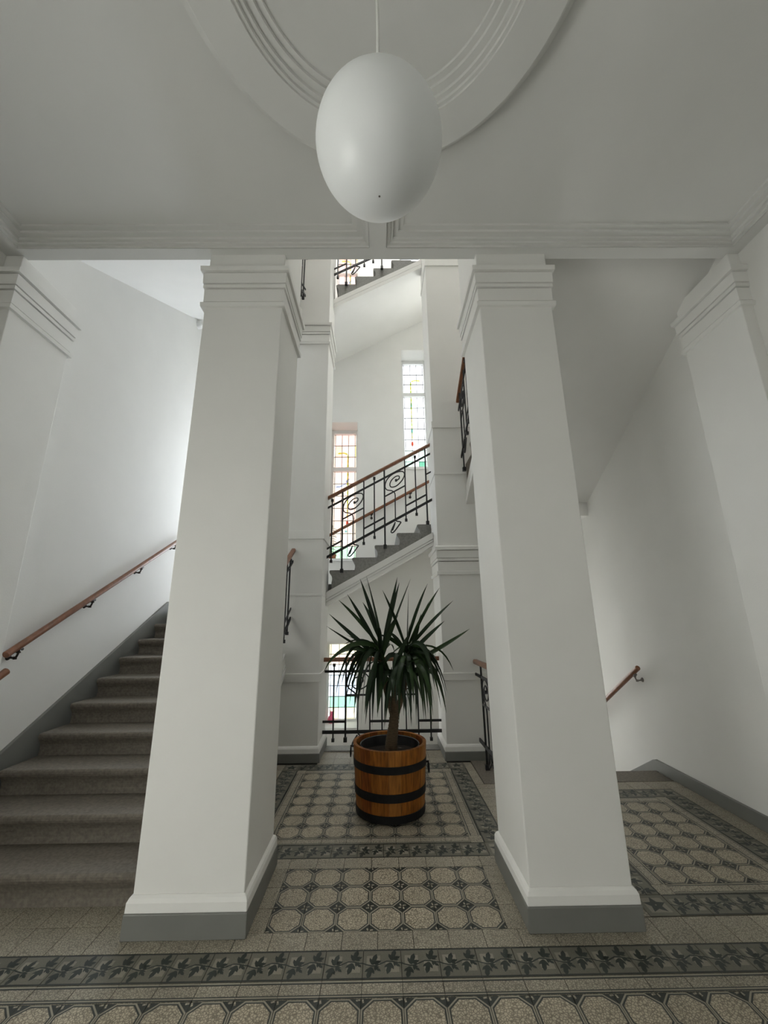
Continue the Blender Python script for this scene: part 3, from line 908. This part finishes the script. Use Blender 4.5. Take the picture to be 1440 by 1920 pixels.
# ------------------------------------------------------------------ leaded windows
def window(idx, x0, x1, z0, z1, tr, scheme, label, vine=True, mirror=False):
    y = GLASS_Y
    fr = 0.042
    mb = MB()
    mb.box(x0, x0 + fr, y - 0.05, y + 0.03, z0, z1).box(x1 - fr, x1, y - 0.05, y + 0.03, z0, z1)
    mb.box(x0 + fr, x1 - fr, y - 0.05, y + 0.03, z1 - fr - 0.02, z1).box(x0 + fr, x1 - fr, y - 0.05, y + 0.03, z0, z0 + fr)
    w_ = struct(mb.build('window_%d' % idx, MT['white']), label)
    secs = []
    if tr:
        MB().box(x0 + fr, x1 - fr, y - 0.06, y + 0.03, tr - 0.035, tr + 0.035).build('transom', MT['white'], w_)
        secs = [(tr + 0.035, z1 - fr - 0.02, 3), (z0 + fr, tr - 0.035, 7)]
    else:
        secs = [(z0 + fr, z1 - fr - 0.02, 7)]
    MB().box(x0 - 0.03, x1 + 0.03, YB - 0.035, y - 0.05, z0 - 0.04, z0 + 0.004).build('window_sill', MT['white'], w_)
    gx0, gx1 = x0 + fr, x1 - fr
    W = gx1 - gx0
    cols = [0.0, 0.055, 0.36, 0.65, 0.945, 1.0]
    rowi = 0
    for (a, b, n) in secs:
        for j in range(n):
            zt, zb = b - (b - a) * j / n, b - (b - a) * (j + 1) / n
            for i in range(5):
                p0, p1 = gx0 + W * cols[i], gx0 + W * cols[i + 1]
                cname = scheme[min(rowi, len(scheme) - 1)]
                if isinstance(cname, (list, tuple)):
                    cname = cname[i]
                elif i in (0, 4) and cname not in ('frost', 'frost2', 'frost3', 'frost4'):
                    cname = 'pale' if scheme is W1S else 'clear'
                MB().box(p0, p1, y - 0.002, y + 0.002, zb, zt).build('pane', GL[cname], w_)
            rowi += 1
        lead = MB()
        for i in range(1, 5):
            xx = gx0 + W * cols[i]
            lead.box(xx - 0.0036, xx + 0.0036, y - 0.006, y + 0.006, a, b)
        for j in range(1, n):
            zz = b - (b - a) * j / n
            lead.box(gx0, gx1, y - 0.0065, y + 0.0065, zz - 0.004, zz + 0.004)
        lead.build('lead_came', MT['lead'], w_)
    if vine:
        sgn = -1 if mirror else 1
        cx = (x0 + x1) / 2 + sgn * 0.055
        yy = y - 0.009
        def lozenge(mb, c, ang, L, Wd):
            pts = []
            for k in range(8):
                t = 2 * math.pi * k / 8
                px, pz = L * math.cos(t), Wd * math.sin(t)
                pts.append((c[0] + px * math.cos(ang) - pz * math.sin(ang), yy, c[1] + px * math.sin(ang) + pz * math.cos(ang)))
            mb.prism(pts, (0, 0, 0), (0, 0.004, 0))
        vm, ym = MB(), MB()
        top = tr + 0.33
        lozenge(vm, (cx - sgn * 0.15, top + 0.005), sgn * 0.08, 0.042, 0.016)
        lozenge(ym, (cx - sgn * 0.085, top + 0.01), -sgn * 0.05, 0.034, 0.014)
        lozenge(vm, (cx - sgn * 0.035, top - 0.005), -sgn * 0.45, 0.03, 0.015)
        z = top - 0.07
        k = 0
        while z > tr - 0.95:
            (vm if k % 2 == 0 else ym)
            lozenge(vm if k % 2 == 0 else ym, (cx, z), math.pi / 2, 0.045, 0.016 if z > tr - 0.3 else 0.012)
            z -= 0.088
            k += 1
        vm.build('vine_glass', GL['lime'], w_)
        ym.build('vine_glass', GL['gold'], w_)
        rm = MB()
        lozenge(rm, (cx, tr - 1.02), math.pi / 2, 0.05, 0.024)
        rm.build('red_tip_glass', GL['red'], w_)
        bm = MB()
        if not mirror:
            for t in range(5):
                lozenge(bm, (cx - 0.19 + 0.045 * t, tr - 0.33 + 0.006 * t * t), 0.25 + 0.1 * t, 0.03, 0.012)
            lozenge(bm, (cx, tr - 0.2), 0.6, 0.05, 0.012)
            bm.build('ribbon_glass', GL['sky'], w_)
            dm = MB()
            lozenge(dm, (cx - 0.02, z0 + 0.55), 0, 0.022, 0.022)
            dm.build('ribbon_glass', GL['turq'], w_)
        else:
            for zz in (tr - 0.2, tr - 0.75):
                lozenge(bm, (cx, zz), math.pi / 2, 0.05, 0.022)
            bm.build('ribbon_glass', GL['turq'], w_)
    return w_
W1S = ['rose', ('clear', 'peach', 'rose', 'pale', 'yellow'), 'rose', 'rose', 'pale', 'pale', 'rose', 'pale', 'pale', ('green', 'green', 'green', 'mint', 'green')]
W2S = ['clear', 'clear', 'clear', 'clear', 'clear', 'clear', 'clear', 'clear', ('clear', 'mint', 'clear', 'mint', 'clear'), ('mint', 'mint', 'clear', 'teal', 'mint')]
W3S = [('straw', 'straw', 'straw', 'straw', 'straw'), ('straw', 'pale', 'pale', 'pale', 'straw'), 'clear', 'blue', 'blue', ('mint', 'sea', 'sea', 'sea', 'mint'), ('clear', 'straw', 'clear', 'straw', 'clear')]
window(1, *WINDOWS[0], W1S, 'tall leaded window with yellow green vine behind the back flight')
window(2, *WINDOWS[1], W2S, 'higher leaded window with vine and red tip near the right pillar', mirror=True)
window(3, *WINDOWS[2], W3S, 'low leaded window with green and blue glass behind the railing', vine=False)
window(4, *WINDOWS[3], W1S, 'upper leaded window above the topmost back flight')
window(5, *WINDOWS[4], ['frost'] * 10, 'unseen leaded window widened to light the left corner landing', vine=False)  # hidden from view; there for its daylight, widened for more
window(6, *WINDOWS[5], W2S, 'unseen leaded window near the stairwell ceiling, there for its light', vine=False)  # out of view; serves only to let daylight in
window(8, *WINDOWS[6], ['frost2'] * 10, 'unseen leaded window added to light the right corner landing', vine=False)  # hidden behind the right pillars; added for more stairwell light
window(9, *WINDOWS[7], ['frost4'] * 10, 'unseen leaded window added to light the descending steps', vine=False)  # hidden window, added to brighten the descending flight and right wall
window(10, *WINDOWS[8], ['frost3'] * 10, 'unseen leaded window added for light under the left corner landing', vine=False)  # hidden window, added to brighten the lower level

# ------------------------------------------------------------------ globe lamp
lamp = empty('pendant_lamp', (0.006, 0.925, 2.72), 'white opal glass globe lamp hanging from the ceiling ring', 'lamp')
prof = []
for i in range(49):
    t = math.pi * i / 48
    z = -math.cos(t)
    r = max(0.0005, math.sin(t) * 0.195 * (1 + 0.1 * z))
    prof.append((r, 2.910 + 0.188 * z))
MB().lathe(prof, 64, (0.006, 0.925, 0)).build('globe', MT['opal'], lamp, smooth=True)
MB().tube([(0.006, 0.925, 3.09), (0.006, 0.925, 4.16)], 0.0055, 10).build('cord', MT['cord'], lamp, smooth=True)
MB().lathe([(0.0, 3.118), (0.02, 3.115), (0.03, 3.10), (0.03, 3.085)], 24, (0.006, 0.925, 0)).build('cap', MT['white'], lamp, smooth=True)
MB().lathe([(0.0, 4.13), (0.04, 4.135), (0.06, 4.16), (0.062, 4.186)], 24, (0.006, 0.925, 0)).build('ceiling_rose', MT['white'], lamp, smooth=True)
MB().lathe([(0.0, 2.7212), (0.003, 2.7216), (0.0034, 2.724)], 12, (0.006, 0.925, 0)).build('drain_hole', MT['steel'], lamp)

# ------------------------------------------------------------------ wooden tub
TX, TY = 0.062, 3.70
tub = empty('wooden_tub', (TX, TY, 0), 'round oak stave tub with black iron hoops on the tile mat', 'tub')
NS = 22
def tub_r(z):
    return 0.272 + 0.030 * z / 0.5
ws = [random.uniform(0.75, 1.3) for _ in range(NS)]
tot = sum(ws)
a = 0.3
for k in range(NS):
    a2 = a + 2 * math.pi * ws[k] / tot
    mb = MB()
    g = 0.0022
    vs, fs = [], []
    m = 4
    for z in (0.012, 0.5):
        for t in range(m + 1):
            an = a + g + (a2 - a - 2 * g) * t / m
            for rr in (tub_r(z), tub_r(z) - 0.026):
                vs.append((TX + rr * math.cos(an), TY + rr * math.sin(an), z))
    q = 2 * (m + 1)
    for t in range(m):
        i = 2 * t
        fs += [(i, i + 2, q + i + 2, q + i), (i + 1, q + i + 1, q + i + 3, i + 3), (i, i + 1, i + 3, i + 2), (q + i, q + i + 2, q + i + 3, q + i + 1)]
    fs += [(0, q, q + 1, 1), (2 * m, 2 * m + 1, q + 2 * m + 1, q + 2 * m)]
    mb.add(vs, fs)
    mb.build('stave', [MT['stave'], MT['stave2'], MT['stave3'], MT['stave']][random.randrange(4)], tub)
    a = a2
for z0, z1 in ((0.014, 0.066), (0.153, 0.21), (0.342, 0.396)):
    MB().lathe([(tub_r(z0) - 0.004, z0), (tub_r(z0) + 0.005, z0), (tub_r(z1) + 0.005, z1), (tub_r(z1) - 0.004, z1)], 64, (TX, TY, 0)).build('hoop', MT['hoop'], tub)
MB().lathe([(0.0, 0.02), (0.25, 0.02), (0.25, 0.06), (0.0, 0.06)], 40, (TX, TY, 0)).build('bottom_board', MT['stave2'], tub)
for sgn in (-1, 1):
    zc = 0.45 if sgn < 0 else 0.33
    xr = TX + sgn * (tub_r(zc) + 0.008)
    pts = [(xr + sgn * 0.012, TY - 0.05 + 0.038 * math.cos(2 * math.pi * t / 20), zc - 0.012 + 0.038 * math.sin(2 * math.pi * t / 20)) for t in range(21)]
    RHS = [MB().tube(pts, 0.0045, 8, caps=False).build('ring_handle', MT['hoop'], tub, smooth=True)]
    rh = RHS[-1]
    MB().tube([(xr - sgn * 0.01, TY - 0.05, zc + 0.026), (xr + sgn * 0.016, TY - 0.05, zc + 0.026)], 0.008, 8).build('handle_eye', MT['hoop'], rh)
pot = empty('planter_pot', (TX, TY, 0.062), 'dark plastic planter pot set inside the oak tub', 'pot')
MB().lathe([(0.0, 0.062), (0.205, 0.062), (0.238, 0.478), (0.246, 0.482), (0.246, 0.470), (0.240, 0.462), (0.234, 0.47), (0.228, 0.40)], 48, (TX, TY, 0)).build('pot_wall', MT['pot'], pot, smooth=False)
sm = MB()
sv, sf = [(TX, TY, 0.412)], []
for rI in range(1, 6):
    for k in range(32):
        an = 2 * math.pi * k / 32
        rr = 0.229 * rI / 5
        sv.append((TX + rr * math.cos(an), TY + rr * math.sin(an), 0.405 + random.uniform(-0.005, 0.008)))
for k in range(32):
    sf.append((0, 1 + k, 1 + (k + 1) % 32))
    for rI in range(4):
        o_ = 1 + rI * 32
        sf.append((o_ + k, o_ + 32 + k, o_ + 32 + (k + 1) % 32, o_ + (k + 1) % 32))
sm.add(sv, sf).build('soil', MT['soil'], pot, smooth=True)

# ------------------------------------------------------------------ yucca
yu = empty('yucca_plant', (0.075, 3.69, 0.41), 'tall dark green yucca with drooping sword leaves in the oak tub', 'plant')
H1, H2 = Vector((0.0, 3.70, 1.215)), Vector((0.225, 3.67, 1.19))
H3 = Vector((0.10, 3.60, 1.02))
tp = spline([(0.070, 3.69, 0.40), (0.078, 3.69, 0.50), (0.094, 3.69, 0.60), (0.104, 3.69, 0.70)], 8)
tr_ = [0.054 - 0.0007 * i + (0.0022 if i % 2 else -0.0012) for i in range(len(tp))]
MB().tube(tp, tr_, 14).build('trunk', MT['trunk'], yu, smooth=True)
for hd_, mid in ((H1, (0.045, 3.70, 0.86)), (H2, (0.175, 3.68, 0.86)), (H3, (0.105, 3.64, 0.84))):
    bp = spline([(0.104, 3.69, 0.66), mid, hd_ - Vector((0, 0, 0.12)), hd_], 8)
    MB().tube(bp, [0.027 - 0.0004 * i + (0.0015 if i % 2 else 0) for i in range(len(bp))], 10).build('branch', MT['trunk'], yu, smooth=True)
def leaf(base, ctrl, tip, width, mt, twist=0.0):
    base, ctrl, tip = Vector(base), Vector(ctrl), Vector(tip)
    n = 9
    vs, fs = [], []
    for i in range(n + 1):
        t = i / n
        p = base * (1 - t) ** 2 + ctrl * 2 * t * (1 - t) + tip * t * t
        tg = ((ctrl - base) * (1 - t) + (tip - ctrl) * t).normalized()
        side = tg.cross(Vector((0, 0, 1)))
        if side.length < 1e-3:
            side = Vector((1, 0, 0))
        side.normalize()
        side = Matrix.Rotation(twist, 3, tg) @ side
        nrm = side.cross(tg).normalized()
        wd = width * (0.55 + 1.3 * t if t < 0.35 else 1.0 * (1 - ((t - 0.35) / 0.65) ** 2.2)) * 0.5
        wd = max(wd, 0.0006)
        vs += [p - side * wd + nrm * wd * 0.28, p - nrm * wd * 0.10, p + side * wd + nrm * wd * 0.28]
    for i in range(n):
        o_ = 3 * i
        fs += [(o_, o_ + 1, o_ + 4, o_ + 3), (o_ + 1, o_ + 2, o_ + 5, o_ + 4)]
    MB().add(vs, fs).build('leaf', mt, yu, smooth=True)
rng = random.Random(3)
TIPS = [
    (-0.132, 3.697, 1.858, 1), (-0.192, 3.727, 1.837, 1), (0.157, 3.829, 1.858, 1), (0.17, 3.7, 1.797, 1), (0.275, 3.712, 1.831, 1), (0.254, 3.734, 1.736, 2),
    (0.013, 3.622, 1.727, 2), (0.43, 3.713, 1.786, 2), (0.541, 3.746, 1.749, 2), (0.671, 3.792, 1.634, 2), (-0.297, 3.596, 1.692, 1), (-0.378, 3.655, 1.644, 1),
    (-0.453, 3.595, 1.525, 1), (-0.5, 3.797, 1.418, 1), (-0.316, 3.764, 1.343, 1), (0.55, 3.582, 1.456, 2), (0.819, 3.845, 1.379, 2), (-0.172, 3.84, 1.63, 1),
    (0.444, 3.753, 1.634, 2), (0.365, 3.742, 1.521, 2), (-0.468, 3.462, 1.068, 1), (-0.356, 3.397, 1.224, 1), (-0.332, 3.633, 1.26, 1), (-0.369, 3.417, 0.876, 1),
    (-0.302, 3.477, 0.786, 1), (-0.261, 3.501, 0.812, 1), (-0.22, 3.404, 0.763, 1), (-0.172, 3.603, 0.631, 1), (-0.136, 3.593, 0.649, 3), (-0.042, 3.778, 0.692, 3),
    (0.016, 3.629, 0.599, 3), (0.62, 3.685, 1.04, 2), (0.546, 3.62, 0.882, 2), (0.544, 3.695, 0.702, 2), (0.432, 3.6, 1.007, 2), (0.399, 3.518, 0.652, 2),
    (0.407, 3.849, 0.671, 2), (0.368, 3.848, 0.616, 2), (0.259, 3.776, 0.592, 3), (0.227, 3.716, 0.575, 3), (0.2, 3.535, 0.69, 3), (0.474, 3.496, 0.785, 2),
    (0.124, 3.523, 0.772, 3), (0.071, 3.422, 0.839, 3), (-0.351, 3.742, 0.923, 1), (-0.071, 3.574, 0.704, 1), (0.302, 3.779, 0.654, 2), (0.467, 3.568, 0.879, 2),
    (-0.122, 3.831, 0.754, 1), (-0.223, 3.78, 0.851, 1), (0.309, 3.39, 0.873, 3), (-0.004, 3.486, 0.899, 3), (-0.322, 3.809, 0.851, 1), (-0.204, 3.606, 0.737, 1),
    (-0.112, 3.841, 0.668, 1), (-0.1, 3.573, 0.78, 3), (-0.036, 3.424, 0.742, 3), (0.093, 3.68, 0.69, 3), (0.145, 3.748, 0.644, 3), (0.182, 3.514, 0.774, 3),
    (0.235, 3.43, 0.763, 3), (0.275, 3.543, 0.649, 2), (0.371, 3.833, 0.75, 2), (0.434, 3.739, 0.773, 2), (0.415, 3.444, 0.816, 2), (0.52, 3.503, 0.86, 2),
    (-0.22, 3.436, 1.0, 1), (0.423, 3.418, 0.933, 2), (0.08, 3.757, 0.872, 3),
]     # leaf tips x, y, z and the head they grow from
FRONT = [
    (-0.205, 3.498, 0.696), (-0.134, 3.429, 0.756), (-0.077, 3.449, 0.667), (-0.035, 3.496, 0.717), (0.023, 3.398, 0.678), (0.063, 3.506, 0.745),
    (0.131, 3.414, 0.688), (0.174, 3.509, 0.727), (0.228, 3.454, 0.662), (0.288, 3.492, 0.737), (0.349, 3.481, 0.677), (0.391, 3.355, 0.758),
    (0.108, 3.385, 0.831), (-0.0, 3.475, 0.799), (0.248, 3.371, 0.839), (-0.103, 3.492, 0.852),
]
for tx, ty, tz in FRONT:
    hd_ = H1 if tx < 0.02 else H2
    tip = Vector((tx, ty, tz))
    bz = hd_ + Vector((0, -0.015, rng.uniform(-0.14, -0.02)))
    dv = tip - bz
    leaf(bz, bz + Vector((dv.x * 0.75, dv.y * 0.95, 0.10 + rng.uniform(-0.04, 0.08))), tip, rng.uniform(0.034, 0.046), MT['leaf'] if rng.random() < 0.7 else MT['leaf2'], rng.uniform(-0.9, 0.9))
for tx, ty, tz, h in TIPS:
    hd_ = {1: H1, 2: H2, 3: H3}[h]
    tip = Vector((tx, ty, tz))
    dv = tip - hd_
    bz = hd_ + Vector((rng.uniform(-0.02, 0.02), rng.uniform(-0.02, 0.02), rng.uniform(-0.10, 0.03)))
    if dv.z > 0.12:
        ctrl = bz + dv * 0.5 + Vector((0, 0, 0.03))
    elif dv.z > -0.1:
        ctrl = bz + dv * 0.5 + Vector((0, 0, 0.10 + rng.uniform(0, 0.06)))
    else:
        ctrl = bz + Vector((dv.x * 0.75, dv.y * 0.75, 0.16 + rng.uniform(-0.05, 0.08)))
    leaf(bz, ctrl, tip, rng.uniform(0.034, 0.046), MT['leaf'] if rng.random() < 0.7 else MT['leaf2'], rng.choice((-1, 1)) * rng.uniform(0.5, 1.35))
for hd_, cnt in ((H1, 9), (H2, 9), (H3, 8)):
    for k in range(cnt):
        an = rng.uniform(0, 2 * math.pi)
        el = rng.uniform(-0.9, 1.0)
        Ln = rng.uniform(0.30, 0.46)
        out = Vector((math.cos(an), math.sin(an), 0))
        tip = hd_ + out * Ln * math.cos(el) * 0.8 + Vector((0, 0, Ln * math.sin(el)))
        if el < 0.1:
            ctrl = hd_ + out * Ln * 0.55 + Vector((0, 0, 0.12))
        else:
            ctrl = hd_ + (tip - hd_) * 0.5 + Vector((0, 0, 0.05))
        leaf(hd_ + Vector((0, 0, rng.uniform(-0.14, 0.03))), ctrl, tip, rng.uniform(0.036, 0.048), MT['leaf'] if rng.random() < 0.75 else MT['leaf2'], rng.choice((-1, 1)) * rng.uniform(0.2, 1.3))

# ------------------------------------------------------------------ small things
fig = empty('figurine', (-0.80, 6.93, -0.116), 'small pink glazed figurine on the low window sill', 'figurine')
MB().lathe([(0.0, -0.116), (0.042, -0.114), (0.046, -0.07), (0.036, -0.02), (0.022, 0.0), (0.018, 0.01)], 20, (-0.80, 6.93, 0)).build('body', MT['pink'], fig, smooth=True)
MB().lathe([(0.0, 0.0), (0.02, 0.006), (0.028, 0.025), (0.022, 0.045), (0.0, 0.055)], 20, (-0.795, 6.925, 0)).build('head', MT['pink'], fig, smooth=True)
for sx in (-1, 1):
    MB().tube([(-0.795 + sx * 0.014, 6.925, 0.04), (-0.795 + sx * 0.02, 6.925, 0.066)], [0.010, 0.002], 8).build('ear', MT['pink'], fig)
    MB().tube([(-0.80 + sx * 0.03, 6.92, -0.02), (-0.80 + sx * 0.045, 6.89, -0.07)], [0.012, 0.010], 8).build('arm', MT['pink'], fig)

sp = empty('potted_plant', (-0.82, 6.82, 2.434), 'small dark leafy potted plant at the left end of the vine window sill', 'plant')
MB().lathe([(0.0, 2.434), (0.05, 2.434), (0.068, 2.52), (0.072, 2.53), (0.06, 2.53), (0.0, 2.52)], 20, (-0.825, 6.82, 0)).build('pot', MT['terra'], sp, smooth=False)
yu_keep = yu
def sill_leaf(base, ctrl, tip, width):
    global yu
    yu = sp
    leaf(base, ctrl, tip, width, MT['leaf'], 0.3)
    yu = yu_keep
for k in range(11):
    z = 2.53 + 0.045 * k
    b_ = Vector((-0.875 + 0.004 * k, 6.82, z))
    an = rng.uniform(-0.9, 0.9)
    tip = b_ + Vector((0.11 * math.cos(an), 0.10 * math.sin(an), rng.uniform(-0.05, 0.0)))
    sill_leaf(b_, b_ + (tip - b_) * 0.5 + Vector((0, 0, 0.03)), tip, 0.035)
MB().tube([(-0.875, 6.82, 2.5), (-0.83, 6.82, 3.04)], 0.006, 6).build('stem', MT['leaf2'], sp)

det = empty('wall_lamp', (XL, 5.22, 5.84), 'small round white fixture high on the left wall', 'wall lamp')
_sh = MB().lathe([(0.0, 0.075), (0.035, 0.07), (0.055, 0.045), (0.06, 0.0)], 20).build('shade', MT['white'], None, smooth=True)
_sh.parent = det
_sh.rotation_euler = (0, math.radians(90), 0)
